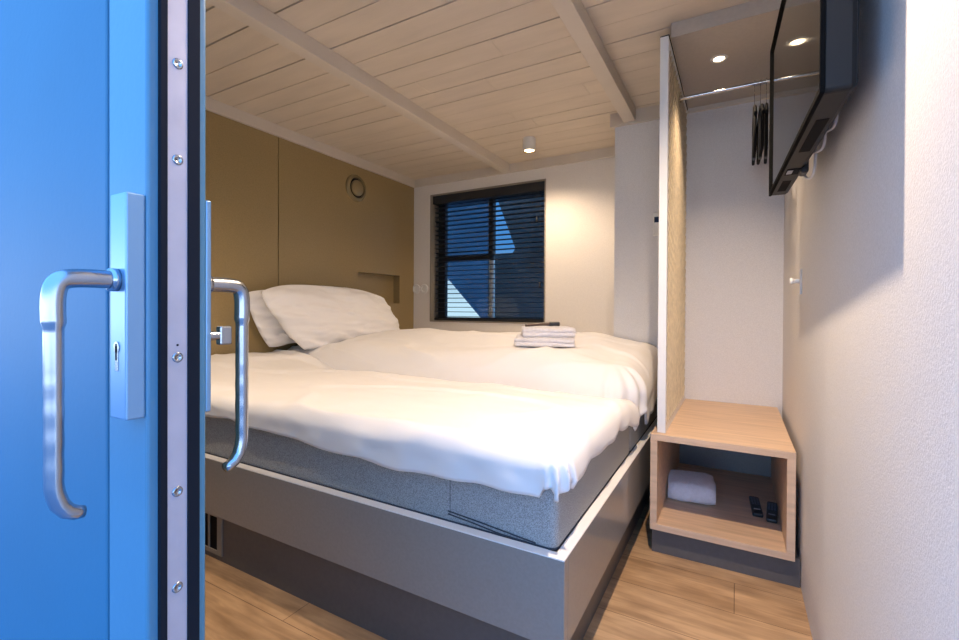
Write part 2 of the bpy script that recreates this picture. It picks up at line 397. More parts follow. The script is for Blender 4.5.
# keyhole in the outer plate
bm = bmesh.new(); cyl(bm, (-0.4945, 0.2003, 0.962), (-0.4945, 0.1992, 0.962), 0.0052, seg=20); box(bm, -0.4972, -0.4918, 0.1992, 0.2003, 0.940, 0.963, bev=0.0004)
kh = link('keyhole', bm, M['alu'], door)
bm = bmesh.new(); box(bm, -0.4952, -0.4938, 0.1988, 0.1993, 0.950, 0.965); link('key_slot', bm, M['blackmatte'], kh)
def pull(ys, ye):   # lever: straight neck off the plate, long wavy grip down, end curled back to the door
    X = -0.4945; d = 1 if ye > ys else -1; off = abs(ye-ys)
    bm = bmesh.new()
    path = [(X, ys, 1.0235), (X, ys+d*(off-0.016), 1.0235), (X, ye-d*0.004, 1.020), (X, ye, 1.008), (X, ye, 0.985)]
    pp = smooth_path(path, 6)
    zs = [0.985-0.004*i for i in range(1, 35)]
    grip = [Vector((X, ye, z)) for z in zs] + [Vector((X, ye-d*0.001, 0.842)), Vector((X, ye-d*0.004, 0.832)), Vector((X, ye-d*0.009, 0.825)), Vector((X, ye-d*0.015, 0.8215)), Vector((X, ye-d*0.020, 0.8205))]
    rr = [0.0104]*len(pp)
    for z in zs: rr.append(0.0086+0.00018*sin((0.94-z)*2*pi/0.024)*(1 if 0.85 < z < 0.945 else 0))
    rr += [0.0086, 0.0085, 0.0082, 0.0076, 0.0066]
    tube(bm, pp+grip, rr, 18, flat=(0.80, 0.78), side=(1, 0, 0))
    cyl(bm, (X, ys, 1.0235), (X, ys+d*0.006, 1.0235), 0.0105, seg=28)
    return link('handle', bm, M['alu'], door, smooth=True)
pull(0.200, 0.1555); pull(YD1+0.006, 0.321)
bm = bmesh.new(); cyl(bm, (-0.4945, YD1+0.006, 0.968), (-0.4945, YD1+0.022, 0.968), 0.005, seg=20); box(bm, -0.499, -0.490, YD1+0.022, YD1+0.036, 0.9575, 0.9785, bev=0.002)
link('thumb_turn', bm, M['alu'], door)

# ------------------------------------------------------------------ bed
BX, BY, BZ0, BZ1 = -0.345, 1.019, 0.195, 0.411
bed = thing('bed_frame', 'grey lacquered built-in bed frame on a recessed plinth', 'bed', (-1.4, 1.9, 0))
def bl(name, m, *a, **k):     # world-coordinate box under the bed empty
    o = bxo(name, M[m], bed, *a, **k); o.matrix_parent_inverse = Matrix.Translation((1.4, -1.9, 0)); return o
bl('front_board', 'frame', XL+0.002, BX, BY, BY+0.028, BZ0, BZ1-0.003, bev=0.0015)
bl('side_board', 'frame', BX-0.028, BX, BY+0.0285, YC-0.026, BZ0, BZ1-0.003, bev=0.0015)
bm = bmesh.new(); box(bm, XL+0.002, BX, BY, BY+0.028, BZ1-0.003, BZ1); box(bm, BX-0.028, BX, BY+0.028, YC-0.026, BZ1-0.003, BZ1)
te = link('top_edge', bm, M['edge'], bed); te.matrix_parent_inverse = Matrix.Translation((1.4, -1.9, 0)); te['label'] = 'pale top edge of the frame boards'
bl('slat_base', 'plinth', XL+0.002, BX-0.0285, BY+0.0285, YC-0.003, 0.375, 0.398)
bl('plinth', 'plinth', XL+0.002, BX-0.052, BY+0.034, YC-0.003, 0.0, BZ0-0.0005)
bm = bmesh.new(); vx0, vx1, vz0, vz1, vy = -1.93, -1.742, 0.022, 0.186, BY+0.034
box(bm, vx0, vx1, vy-0.005, vy, vz0, vz0+0.016); box(bm, vx0, vx1, vy-0.005, vy, vz1-0.016, vz1)
box(bm, vx0, vx0+0.02, vy-0.005, vy, vz0+0.016, vz1-0.016); box(bm, vx1-0.03, vx1, vy-0.005, vy, vz0+0.016, vz1-0.016)
xx = vx0+0.036
while xx < vx1-0.045:
    box(bm, xx, xx+0.012, vy-0.004, vy-0.001, vz0+0.016, vz1-0.016); xx += 0.058
vg = link('vent_grille', bm, M['reveal'], bed); vg.matrix_parent_inverse = Matrix.Translation((1.4, -1.9, 0)); vg['label'] = 'slotted tan vent grille'
bm = bmesh.new(); box(bm, vx0+0.005, vx1-0.005, vy-0.0015, vy-0.0003, vz0+0.005, vz1-0.005)
vb = link('grille_back', bm, M['blackmatte'], vg)

MT = 0.603
def mattress(y0, y1, label):
    t = thing('mattress', label, 'mattress', (-1.49, (y0+y1)/2, 0.398))
    bm = bmesh.new(); hx = (-0.378+2.606)/2; hy = (y1-y0)/2
    vs_ = box(bm, -hx, hx, -hy, hy, 0, MT-0.398, bev=0.022, seg=4)
    o = link('mattress_body', bm, M['mattress'], t, smooth=True)
    x0 = -hx-1.49+1.49
    bm = bmesh.new()
    r = 0.022
    path = []
    for (sx_, sy_) in ((1, -1), (1, 1), (-1, 1), (-1, -1)):
        base = {(1, -1): -90, (1, 1): 0, (-1, 1): 90, (-1, -1): 180}[(sx_, sy_)]
        for q in range(7):
            a = radians(base+15*q); path.append((sx_*(hx-r)+cos(a)*(r-0.002), sy_*(hy-r)+sin(a)*(r-0.002), 0.012))
    path.append(path[0]); tube(bm, path, 0.0028, 8)
    p = link('piping', bm, M['piping'], t, smooth=True); p['label'] = 'dark piping along the lower edge'
    return t, hx, hy
m1, hx, hy = mattress(1.052, 1.922, 'grey melange mattress nearest the open door, white duvet on it')
# cover seam and the zip flap at the foot of the near mattress
bm = bmesh.new(); box(bm, 0.805, 0.8065, -hy-0.0006, -hy+0.002, 0.03, 0.19); link('cover_seam', bm, M['piping'], m1)
bm = bmesh.new(); tube(bm, [(0.80, -hy-0.001, 0.040), (0.90, -hy-0.002, 0.033), (1.00, -hy-0.002, 0.024), (1.06, -hy-0.001, 0.018)], 0.0018, 6)
tube(bm, [(0.80, -hy-0.001, 0.032), (0.88, -hy-0.002, 0.026), (0.96, -hy-0.002, 0.017), (1.04, -hy-0.001, 0.014)], 0.0018, 6); link('zip', bm, M['piping'], m1)
m2, _, _ = mattress(1.927, 2.805, 'grey melange mattress on the window side of the bed frame')

def nz(x, y, z=0.0): return noise.noise(Vector((x, y, z)))
def sstep(a, b, x):
    t_ = max(0.0, min(1.0, (x-a)/(b-a))); return t_*t_*(3-2*t_)
def duvet(name, label, x0, x1, y0, y1, rx, ry, ox, oy, top, seed, nx=170, ny=110):
    """x1 and y0 are the edges over which the cloth rolls down; rx, ry roll radii; ox, oy(x) lengths past the edge"""
    bm = bmesh.new(); g = []
    for j in range(ny+1):
        row = []
        for i in range(nx+1):
            u = i/nx; v = j/ny
            a = x0+(x1+ox-x0)*u
            oyy = oy(a); b = y1-(y1-(y0-oyy))*v
            ex = max(0.0, a-x1); ey = max(0.0, y0-b)
            X = min(a, x1); Y = max(b, y0); Z = top(X, Y)
            fold = sin(a*37+seed)*0.4+nz(a*16, b*16, seed)*0.9
            if ex > 0 or ey > 0:
                e_ = sqrt(ex*ex+ey*ey); cx_, cy_ = ex/e_, ey/e_
                r = sqrt((rx*cx_)**2+(ry*cy_)**2)
                lim = r*pi/2
                if e_ < lim: out = r*sin(e_/r); dn = r*(1-cos(e_/r))
                else: out = r+0.006*fold*min(1, (e_-lim)/0.03); dn = r+(e_-lim)
                if ex > 0 and ey > 0: out += (0.013 if ry < 0.1 else 0.007)*sin(math.atan2(ey, ex)*13+seed)*min(1.0, e_/0.12); dn *= 0.74
                X += cx_*out; Y -= cy_*out; Z -= dn
                Z += 0.003*nz(a*9, b*9, seed+3)
            # soft creases
            w_ = 0.010*nz(a*2.1+seed, b*2.6, 1.0)+0.0045*nz(a*5+nz(a*2, b*2, seed)*1.5, b*11, seed)+0.0022*nz(a*14, b*22, seed+9)
            c_ = 1-abs(nz(a*1.6+b*0.8, b*4.2-a*0.7, seed+5)); c_ = max(0, c_-0.86)/0.14
            Z += w_+0.011*c_
            row.append(bm.verts.new((X, Y, Z)))
        g.append(row)
    for j in range(ny):
        for i in range(nx): bm.faces.new((g[j][i], g[j][i+1], g[j+1][i+1], g[j+1][i]))
    bvh = BVHTree.FromBMesh(bm)
    o = link(name, bm, M['linen'], smooth=True)
    s = o.modifiers.new('thick', 'SOLIDIFY'); s.thickness = 0.010; s.offset = -1
    tag(o, label, 'duvet'); return bvh
def top1(x, y):
    z = 0.650+0.020*sin(min(1, max(0, (y-1.05)/0.8))*pi)
    z -= 0.030*sstep(1.74, 1.93, y)*(1-sstep(-2.0, -2.35, x))
    z += 0.040*sstep(-2.05, -2.5, x)*sstep(1.2, 1.75, y)+0.02*sstep(-2.1, -2.6, x)
    return z
duvet('duvet', 'white duvet on the near half of the bed, hem hanging over the grey mattress front', -2.606, -0.400, 1.075, 1.950, 0.055, 0.052, 0.125, lambda x: 0.118+0.028*sstep(-2.0, -0.7, x)+0.006*sin(x*5), top1, 1.3)
def top2(x, y):
    d = 0.060*sstep(-1.95, -2.40, x)*(1-0.5*sstep(2.2, 2.85, y))
    z = 0.785+0.052*sstep(2.08, 2.45, y)-d
    z += 0.012*sin((x+1.2)*4.0)
    z -= 0.04*sstep(-0.75, -0.47, x)
    w_ = 1-sstep(0.15, 0.33, sqrt((x+0.885)**2+(y-2.27)**2))
    return z*(1-w_)+0.797*w_
win_duvet = duvet('duvet', 'puffy white duvet on the window half of the bed, under the folded towels', -2.606, -0.490, 2.085, 2.800, 0.150, 0.150, 0.34, lambda x: 0.275, top2, 6.1)

def pillow(label, BL, BR, TL, TR, t, crown, seed):
    """a stuffed pillow on four corner points (bottom left/right, top left/right), t thick; crown lifts the middle of the top edge"""
    bm = bmesh.new(); N = 52; BL, BR, TL, TR = map(Vector, (BL, BR, TL, TR))
    nv = (BR-BL).cross(TL-BL).normalized(); up = ((TL-BL)+(TR-BR)).normalized(); wd_ = (BR-BL).normalized()
    def pos(u, v, s):
        a, b = (u+1)/2, (v+1)/2
        p = BL*(1-a)*(1-b)+BR*a*(1-b)+TL*(1-a)*b+TR*a*b
        p = p+up*crown*b*b*(1-abs(u)**3.5)+wd_*0.05*u*(1-abs(v)**2.5)*0.6
        p = p-up*0.012*(1-b)*(0.5-0.5*cos(u*9+seed))
        k_ = max(0.0, (1-abs(u)**3.0)*(1-abs(v)**2.6))**0.5
        z = s*t/2*k_*(1+0.22*(-v))
        w_ = nz(u*1.8+nz(u*3, v*3, seed), v*4.0+u*2, seed+2)*0.026+nz(u*6, v*8, seed)*0.009
        w_ += 0.010*sin(8*(u+0.6*v)+seed)*max(0, abs(u)-0.55)
        z += w_*min(1, k_*2.5+0.1)
        return p+nv*z
    for s in (1, -1):
        g = [[bm.verts.new(pos(-1+2*i/N, -1+2*j/N, s)) for i in range(N+1)] for j in range(N+1)]
        for j in range(N):
            for i in range(N): bm.faces.new((g[j][i], g[j][i+1], g[j+1][i+1], g[j+1][i]))
    bmesh.ops.remove_doubles(bm, verts=bm.verts[:], dist=0.0008)
    return tag(link('pillow', bm, M['linen'], smooth=True), label, 'pillow')
pillow('white pillow in front, leaning on the other pillow below the wall niche', (-2.36, 1.945, 0.730), (-2.33, 2.84, 0.795), (-2.47, 1.72, 1.085), (-2.45, 2.77, 1.075), 0.16, 0.075, 3.0)
pillow('white pillow at the back, half hidden between the olive wall and the other pillow', (-2.545, 1.83, 0.755), (-2.545, 2.55, 0.77), (-2.57, 1.70, 1.085), (-2.57, 2.55, 1.08), 0.075, 0.03, 11.0)

# ------------------------------------------------------------------ towels
def folded_towel(label, loc, rotz, sx_, sy_, h, layers, seed, roll=0.0):
    """a towel folded into layers, the soft fold towards -y"""
    bm = bmesh.new(); lt = h/layers; n_ = 22
    prof = []
    # closed outline in (y,z): rounded stack with slight grooves between the layers on the open side, full bulge on the fold
    for k_ in range(layers):                     # front side, bottom to top
        for q in range(7):
            a = -pi/2+pi*q/6; prof.append((-sy_/2-lt*0.42*cos(a)*(1.0), lt*(k_+0.5)+lt*0.48*sin(a)))
    m_ = 9
    for q in range(1, m_): prof.append((-sy_/2+sy_*q/m_, h*(1.0+0.05*sin(pi*q/m_))))
    for k_ in reversed(range(layers)):
        for q in range(7):
            a = pi/2-pi*q/6; prof.append((sy_/2+lt*0.3*cos(a), lt*(k_+0.5)+lt*0.48*sin(a)))
    for q in range(1, m_): prof.append((sy_/2-sy_*q/m_, 0.0))
    rings = []
    for i in range(n_+1):
        x = -sx_/2+sx_*i/n_; f_ = 1-0.10*(abs(2*i/n_-1))**6
        ring = []
        for (y, z) in prof:
            d = 0.007*nz(x*11, y*11+seed, z*18)+0.002*nz(x*40, y*40, z*40+seed)
            ring.append(bm.verts.new((x+0.006*nz(y*9, z*20, seed)*(1 if i in (0, n_) else 0), y*f_+d, max(0.0, z*f_+(d if z > 0.002 else 0)))))
        rings.append(ring)
    L = len(prof)
    for a, b in zip(rings, rings[1:]):
        for j in range(L): bm.faces.new((a[j], a[(j+1) % L], b[(j+1) % L], b[j]))
    bm.faces.new(rings[0][::-1]); bm.faces.new(rings[-1])
    o = link('towel', bm, M['terry'], smooth=True); o.location = loc; o.rotation_euler = (0, roll, rotz)
    return tag(o, label, 'towel')
TX, TY, TR = -0.885, 2.27, radians(21)
hits = [win_duvet.ray_cast(Vector((TX+dx, TY+dy, 2)), Vector((0, 0, -1)))[0].z for dx in (-0.11, -0.05, 0, 0.05, 0.11) for dy in (-0.09, 0, 0.09)]
TZ_ = sorted(hits)[-2]-0.001
folded_towel('lower folded white towel of the pair on the window-side duvet', (TX, TY, TZ_), TR, 0.30, 0.26, 0.046, 2, 2.0)
folded_towel('upper folded white towel of the pair, black and brown remote on top', (TX+0.008, TY+0.012, TZ_+0.0475), TR+radians(5), 0.265, 0.225, 0.048, 2, 7.0)

# brown and black remote on the towels
rm = thing('remote_control', 'slim brown remote with a black end, lying on the upper towel', 'remote control', (TX-0.005, TY-0.01, TZ_+0.0985), radians(28))
bm = bmesh.new(); tube(bm, smooth_path([(-0.095, 0, 0.004), (-0.05, 0, 0.008), (0.0, 0, 0.012), (0.03, 0, 0.012)], 5), [0.010+0.0004*i for i in range(16)], 14, flat=(1.3, 0.62), side=(0, 1, 0)); link('grip', bm, M['brown'], rm, smooth=True)
bxo('head', M['black'], rm, 0.030, 0.085, -0.020, 0.020, 0.001, 0.024, bev=0.005)
bxo('lens', M['key'], rm, 0.083, 0.0865, -0.012, 0.012, 0.006, 0.018, bev=0.001)

# ------------------------------------------------------------------ bedside unit below the wardrobe
NX0, NX1, NYF, NZB, NZT = -0.302, 0.187, 1.955, 0.103, 0.492
ns = thing('bedside_unit', 'open oak box shelf on a dark plinth in the wardrobe corner', 'cabinet', ((NX0+NX1)/2, NYF, 0))
inv = Matrix.Translation((-(NX0+NX1)/2, -NYF, 0))
def nb(name, m, *a, **k):
    o = bxo(name, M[m], ns, *a, **k); o.matrix_parent_inverse = inv; return o
T = 0.026
nb('top_board', 'oak', NX0, NX1, NYF, YC-0.002, NZT-T, NZT, bev=0.001)
nb('bottom_board', 'oak', NX0, NX1, NYF, YC-0.002, NZB, NZB+T, bev=0.001)
nb('side_board', 'oak', NX0, NX0+T, NYF, YC-0.002, NZB+T+0.0003, NZT-T-0.0003, bev=0.0006)
nb('side_board', 'oak', NX1-T, NX1, NYF, YC-0.002, NZB+T+0.0003, NZT-T-0.0003, bev=0.0006)
nb('back_panel', 'frame', NX0+T, NX1-T, YC-0.020, YC-0.004, NZB+T, NZT-T)
nb('plinth', 'plinth', NX0+0.004, NX1+0.018, 1.985, YC-0.002, 0.0, NZB-0.0005)
folded_towel('small folded white towel inside the open oak shelf', (-0.180, 2.335, NZB+T+0.0005), radians(6), 0.195, 0.175, 0.086, 1, 21.0)
def remote(label, loc, rz, w_, l_):
    t = thing('remote_control', label, 'remote control', loc, rz, None)
    bm = bmesh.new(); box(bm, -w_/2, w_/2, 0, l_, 0, 0.017, bev=0.006, seg=3); link('body', bm, M['black'], t, smooth=False)
    bm = bmesh.new(); box(bm, -w_*0.3, w_*0.3, l_*0.22, l_*0.26, 0.0165, 0.0185); link('key', bm, M['keygrey'], t)
    for r_ in range(5):
        for c_ in range(3):
            bm = bmesh.new(); kx = (c_-1)*w_*0.27; ky = l_*(0.52+0.085*r_)
            box(bm, kx-w_*0.095, kx+w_*0.095, ky-l_*0.026, ky+l_*0.026, 0.0165, 0.0188, bev=0.0006); link('key', bm, M['key'], t)
    return t
remote('left of the two black remotes inside the oak shelf', (0.084, 2.225, NZB+T+0.0008), radians(3), 0.040, 0.20)
remote('right of the two black remotes inside the oak shelf, nearer the front', (0.130, 2.195, NZB+T+0.0008), radians(-4), 0.040, 0.20)

# ------------------------------------------------------------------ wardrobe side screen
PX0, PX1, PY0, PY1, PZ0, PZ1 = -0.281, -0.249, 1.985, YC-0.026, NZT, 2.106
pan = thing('wardrobe_screen', 'tall white framed side screen with woven cane infill on the oak shelf', 'screen', ((PX0+PX1)/2, PY0, PZ0))
pinv = Matrix.Translation((-(PX0+PX1)/2, -PY0, -PZ0)); fw = 0.032
def pb(name, m, *a, **k):
    o = bxo(name, M[m], pan, *a, **k); o.matrix_parent_inverse = pinv; return o
pb('stile', 'white', PX0, PX1, PY0, PY0+fw, PZ0, PZ1, bev=0.0015)
pb('stile', 'white', PX0, PX1, PY1-fw, PY1, PZ0, PZ1, bev=0.0015)
pb('rail', 'white', PX0, PX1, PY0+fw, PY1-fw, PZ0, PZ0+fw, bev=0.001)
pb('rail', 'white', PX0, PX1, PY0+fw, PY1-fw, PZ1-fw, PZ1, bev=0.001)
pb('shadow_gap_cap', 'blackmatte', PX0, PX1+0.002, PY0+0.004, PY1, PZ1, PZ1+0.006)  # dark cap; its black line also paints the shadow gap above the screen
bm = bmesh.new(); a0, a1, b0, b1 = PY0+fw-0.004, PY1-fw+0.004, PZ0+fw-0.004, PZ1-fw+0.004; xc = PX1-0.006
def strand(p, q, w_, x, th=0.0012):
    p = Vector((0, *p)); q = Vector((0, *q)); d = (q-p); 
    if d.length < 0.01: return
    s = Vector((0, -d.z, d.y)).normalized()*w_/2
    for sg in (0,):
        vv = [bm.verts.new((x+dx, *(c.yz))) for dx in (-th, th) for c in (p-s, q-s, q+s, p+s)]
        for f_ in ((0, 1, 2, 3), (7, 6, 5, 4), (0, 4, 5, 1), (1, 5, 6, 2), (2, 6, 7, 3), (3, 7, 4, 0)): bm.faces.new([vv[i] for i in f_])
yv = a0+0.006
while yv < a1: strand((yv, b0), (yv, b1), 0.0105, xc-0.003); yv += 0.0125
zv = b0+0.006
while zv < b1: strand((a0, zv), (a1, zv), 0.0085, xc-0.0055); zv += 0.0125
cc = a0-b1
while cc < a1-b0:      # y - z = cc, clipped to the rectangle
    z0_, z1_ = max(b0, a0-cc), min(b1, a1-cc)
    if z1_ > z0_: strand((z0_+cc, z0_), (z1_+cc, z1_), 0.012, xc+0.0035, 0.0026)
    cc += 0.046
cc = a0+b0
while cc < a1+b1:
    z0_, z1_ = max(b0, cc-a1), min(b1, cc-a0)
    if z1_ > z0_: strand((cc-z0_, z0_), (cc-z1_, z1_), 0.007, xc-0.0005, 0.0010)
    cc += 0.046
cw = link('cane_weave', bm, M['cane'], pan); cw.matrix_parent_inverse = pinv

# clothes rail and hangers
RY, RZ = 2.40, 2.015
rail = thing('clothes_rail', 'thin chrome clothes rail across the top of the wardrobe', 'rail', (0, RY, RZ))
bm = bmesh.new(); cyl(bm, (PX1, 0, 0), (XR, 0, 0), 0.0085, seg=20); link('rod', bm, M['chrome'], rail, smooth=False); shade_auto(rail.children[0])
for xa, xb in ((PX1, PX1+0.008), (XR-0.008, XR)):
    bm = bmesh.new(); cyl(bm, (xa, 0, 0), (xb, 0, 0), 0.017, seg=24); link('rail_socket', bm, M['chrome'], rail); 
def hanger():
    t = thing('clothes_hanger', 'black hanger on the chrome rail, nearest the cane screen', 'hanger', (0, RY, RZ), 0, 'black hangers on the wardrobe rail')
    bm = bmesh.new()
    hook = [(0, 0.011*cos(a), 0.0030+0.0075*0+0.011*sin(a)) for a in [radians(200-20*i) for i in range(13)]] + [(0, 0.004, -0.028), (0, 0, -0.045), (0, 0, -0.118)]
    tube(bm, smooth_path(hook, 3), 0.0017, 8); link('hook', bm, M['chrome'], t, smooth=True)
    bm = bmesh.new()
    arm = [(0, -0.15, -0.19), (0, -0.10, -0.145), (0, -0.03, -0.12), (0, 0, -0.115), (0, 0.03, -0.12), (0, 0.10, -0.145), (0, 0.15, -0.19)]
    tube(bm, smooth_path(arm, 6), 0.0085, 10, flat=(0.75, 1.25), side=(1, 0, 0)); link('shoulder', bm, M['blackmatte'], t, smooth=True)
    bm = bmesh.new(); tube(bm, [(0, -0.125, -0.165), (0, -0.125, -0.315), (0, -0.115, -0.33), (0, 0.115, -0.33), (0, 0.125, -0.315), (0, 0.125, -0.165)], 0.006, 10); link('trouser_bar', bm, M['blackmatte'], t, smooth=True)
    bm = bmesh.new(); box(bm, -0.0065, 0.0065, -0.02, 0.02, -0.34, -0.108, bev=0.003); link('clip', bm, M['black'], t)
    return t
h0 = hanger(); h0.location.x = 0.062
for dx, rz, lb in ((0.085, 0.03, 'black hanger on the chrome rail, in the middle of the three'), (0.107, -0.03, 'black hanger on the chrome rail, nearest the television')):
    h = h0.copy(); COL.objects.link(h); h.location.x = dx; h.rotation_euler.z = rz; h['label'] = lb
    for c in h0.children:
        c2 = c.copy(); COL.objects.link(c2); c2.parent = h

# ------------------------------------------------------------------ television on its wall arm
TVN, TVF, TZ0, TZ1 = Vector((0.123, 0.9375, 0)), Vector((0.0917, 1.719, 0)), 1.359, 1.819
du = (TVF-TVN).normalized(); L_ = (TVF-TVN).length
ang = math.atan2(-du.x, du.y)
tv = thing('television', 'black flat television on the right wall, seen from below', 'television', (TVN.x, TVN.y, TZ0), ang)
H_ = TZ1-TZ0
bm = bmesh.new()      # local: x away from screen (towards the wall), y along the screen, z up
secs = [(0.0, 0.0, 1.0), (0.016, 0.0, 1.0), (0.030, 0.012, 0.965), (0.040, 0.040, 0.90)]
def ring(x, inset):
    r = 0.010; pts = []
    for (cy_, cz_, a0_) in ((L_-inset-r, inset+r, -90), (L_-inset-r, H_-inset-r, 0), (inset+r, H_-inset-r, 90), (inset+r, inset+r, 180)):
        for q in range(5):
            a = radians(a0_+22.5*q); pts.append((x, cy_+r*cos(a), cz_+r*sin(a)))
    return pts
rings = [[bm.verts.new(p) for p in ring(x, ins)] for x, ins in ((0.0, 0.002), (0.002, 0.0), (0.036, 0.0), (0.043, 0.004), (0.047, 0.012))]
for a, b in zip(rings, rings[1:]):
    for j in range(len(a)): bm.faces.new((a[j], a[(j+1) % len(a)], b[(j+1) % len(b)], b[j]))
bm.faces.new(rings[0][::-1]); bm.faces.new(rings[-1])
body = link('body', bm, M['tvbody'], tv)
bm = bmesh.new(); box(bm, -0.0012, 0.001, 0.006, L_-0.004, 0.012, H_-0.004, bev=0.0004, seg=1); link('screen', bm, M['screen'], tv)
bm = bmesh.new()
for a in ((0.0, L_, 0.0, 0.011), (0.0, L_, H_-0.009, H_), (0.0, 0.006, 0.011, H_-0.009), (L_-0.007, L_, 0.011, H_-0.009)): box(bm, -0.0065, 0.001, *a, bev=0.0008, seg=1)
link('bezel', bm, M['bezel'], tv)
bm = bmesh.new(); box(bm, 0.010, 0.031, L_*0.165, L_*0.42, -0.0010, 0.0015, bev=0.0005, seg=1); link('speaker_grille', bm, M['blackmatte'], tv)
bm = bmesh.new(); box(bm, 0.010, 0.031, L_*0.76, L_*0.92, -0.0010, 0.0015, bev=0.0005, seg=1); link('speaker_grille', bm, M['blackmatte'], tv)
bm = bmesh.new(); box(bm, 0.006, 0.036, L_*0.60, L_*0.675, -0.0012, 0.0015, bev=0.0005, seg=1); pr_ = link('port_recess', bm, M['blackmatte'], tv)
bm = bmesh.new(); box(bm, 0.008, 0.020, L_*0.615, L_*0.66, -0.0018, 0.001); q_ = link('sticker', bm, M['keygrey'], pr_)
bm = bmesh.new(); box(bm, -0.002, 0.0005, L_*0.53, L_*0.555, 0.004, 0.010); link('indicator', bm, M['alu'], tv)
bm = bmesh.new(); box(bm, 0.045, 0.058, L_*0.36, L_*0.66, 0.12, 0.34, bev=0.004); link('rear_housing', bm, M['black'], tv)
bm = bmesh.new(); box(bm, 0.034, 0.052, L_*0.60, L_*0.66, -0.012, 0.09, bev=0.006); link('connector_block', bm, M['black'], tv)
for k_, (ya, dz) in enumerate(((0.30, 0.03), (0.44, 0.02), (0.58, -0.012))):
    bm = bmesh.new(); tube(bm, smooth_path([(0.046, L_*ya, 0.10), (0.062, L_*(ya+0.01), 0.05), (0.064, L_*(ya+0.05), dz), (0.052, L_*(ya+0.10), dz+0.004), (0.046, L_*(ya+0.13), 0.06)], 6), 0.0034, 8); link('cable', bm, M['cable'], tv, smooth=True)
bk = thing('wall_bracket', 'black steel bracket between the television and the right wall', 'bracket', (XR, 1.33, 1.60))
bxo('wall_plate', M['black'], bk, -0.006, 0.0, -0.06, 0.06, -0.10, 0.10, bev=0.002)
bxo('arm', M['black'], bk, -0.040, -0.006, -0.022, 0.022, -0.03, 0.03, bev=0.003)

# ------------------------------------------------------------------ small wall fittings
th = thing('thermostat', 'small white wall thermostat with a dark display behind the cane screen', 'thermostat', (-0.400, YC, 1.49))
bxo('housing', M['plastic_white'], th, -0.028, 0.028, -0.020, 0.0, -0.066, 0.066, bev=0.004)
bxo('display', M['lcd'], th, -0.020, 0.008, -0.0212, -0.0195, 0.008, 0.040)
for xs, lb in ((-2.585, 'round white wall socket beside the window, nearer the olive wall'), (-2.497, 'round white wall socket beside the window, nearer the blind')):
    s = thing('wall_socket', lb, 'socket', (xs, YB, 1.170))
    bm = bmesh.new(); lathe(bm, [(0.043, 0), (0.043, 0.008), (0.038, 0.012), (0.027, 0.012), (0.025, 0.005), (0, 0.005)], (0, 0, 0), (0, -1, 0), 36); shade_auto(link('cover', bm, M['plastic_white'], s))
    bm = bmesh.new(); cyl(bm, (-0.008, -0.0035, 0), (-0.008, -0.0048, 0), 0.003, seg=12); cyl(bm, (0.008, -0.0035, 0), (0.008, -0.0048, 0), 0.003, seg=12); link('contact', bm, M['blackmatte'], s)
sw = thing('coat_hook', 'white coat hook on the right wall inside the wardrobe corner', 'hook', (XR, 2.06, 1.105))
bm = bmesh.new(); lathe(bm, [(0.020, 0), (0.020, 0.004), (0.009, 0.007), (0.007, 0.022), (0.013, 0.030), (0.013, 0.036), (0.0, 0.039)], (0, 0, 0), (-1, 0, 0), 28); shade_auto(link('peg', bm, M['plastic_white'], sw))
bm = bmesh.new(); box(bm, -0.006, 0.0, -0.016, 0.016, -0.05, 0.045, bev=0.003); link('back_plate', bm, M['plastic_white'], sw)
vt = thing('wall_vent', 'round olive ventilation valve high on the left wall', 'vent', (XL, 2.645, 1.934))
bm = bmesh.new(); lathe(bm, [(0.106, 0), (0.106, 0.006), (0.096, 0.020), (0.080, 0.022), (0.076, 0.006)], (0, 0, 0), (1, 0, 0), 48); shade_auto(link('ring', bm, M['valve'], vt))
bm = bmesh.new(); lathe(bm, [(0.080, 0.003), (0.0, 0.003)], (0, 0, 0), (1, 0, 0), 48); link('recess', bm, M['blackmatte'], vt)
bm = bmesh.new(); lathe(bm, [(0.0, 0.030), (0.052, 0.028), (0.062, 0.022), (0.062, 0.014), (0.02, 0.004)], (0, 0, 0), (1, 0, 0), 48); shade_auto(link('disc', bm, M['valve'], vt))

# ------------------------------------------------------------------ venetian blind
bl_ = thing('venetian_blind', 'dark venetian blind lowered in the window', 'blind', ((WX0+WX1)/2, YB+0.062, WZ1-t))
hw = (WX1-WX0)/2-t-0.004
bxo('head_rail', M['winframe'], bl_, -hw, hw, -0.045, 0.030, -0.072, 0.0, bev=0.002)
bm = bmesh.new(); z = -0.105; tilt = radians(-7)
while z > -(WZ1-WZ0)+2*t+0.035:
    for (ya, yb, za, zb) in ((-0.022, 0.0, 0.0, 0.0018), (0.0, 0.022, 0.0018, 0.0)):
        vv = []
        for (x_, y_, z_) in ((-hw, ya, za), (hw, ya, za), (hw, yb, zb), (-hw, yb, zb)):
            vv.append((x_, y_*cos(tilt), z+z_+y_*sin(tilt)))
        f4 = [bm.verts.new(p) for p in vv]; f5 = [bm.verts.new((p[0], p[1], p[2]-0.0009)) for p in vv]
        bm.faces.new(f4); bm.faces.new(f5[::-1])
        for q in range(4): bm.faces.new((f4[q], f4[(q+1) % 4], f5[(q+1) % 4], f5[q]))
    z -= 0.041
zb_ = -(WZ1-WZ0)+2*t+0.002
link('slats', bm, M['slat'], bl_)
bxo('bottom_rail', M['winframe'], bl_, -hw, hw, -0.018, 0.018, zb_, zb_+0.020, bev=0.003)
for xs in (-hw*0.78, 0.02, hw*0.78):
    for ys in (-0.021, 0.021):
        bm = bmesh.new(); cyl(bm, (xs, ys, -0.072), (xs, ys, zb_+0.02), 0.0011, seg=6); link('ladder_cord', bm, M['winframe'], bl_)
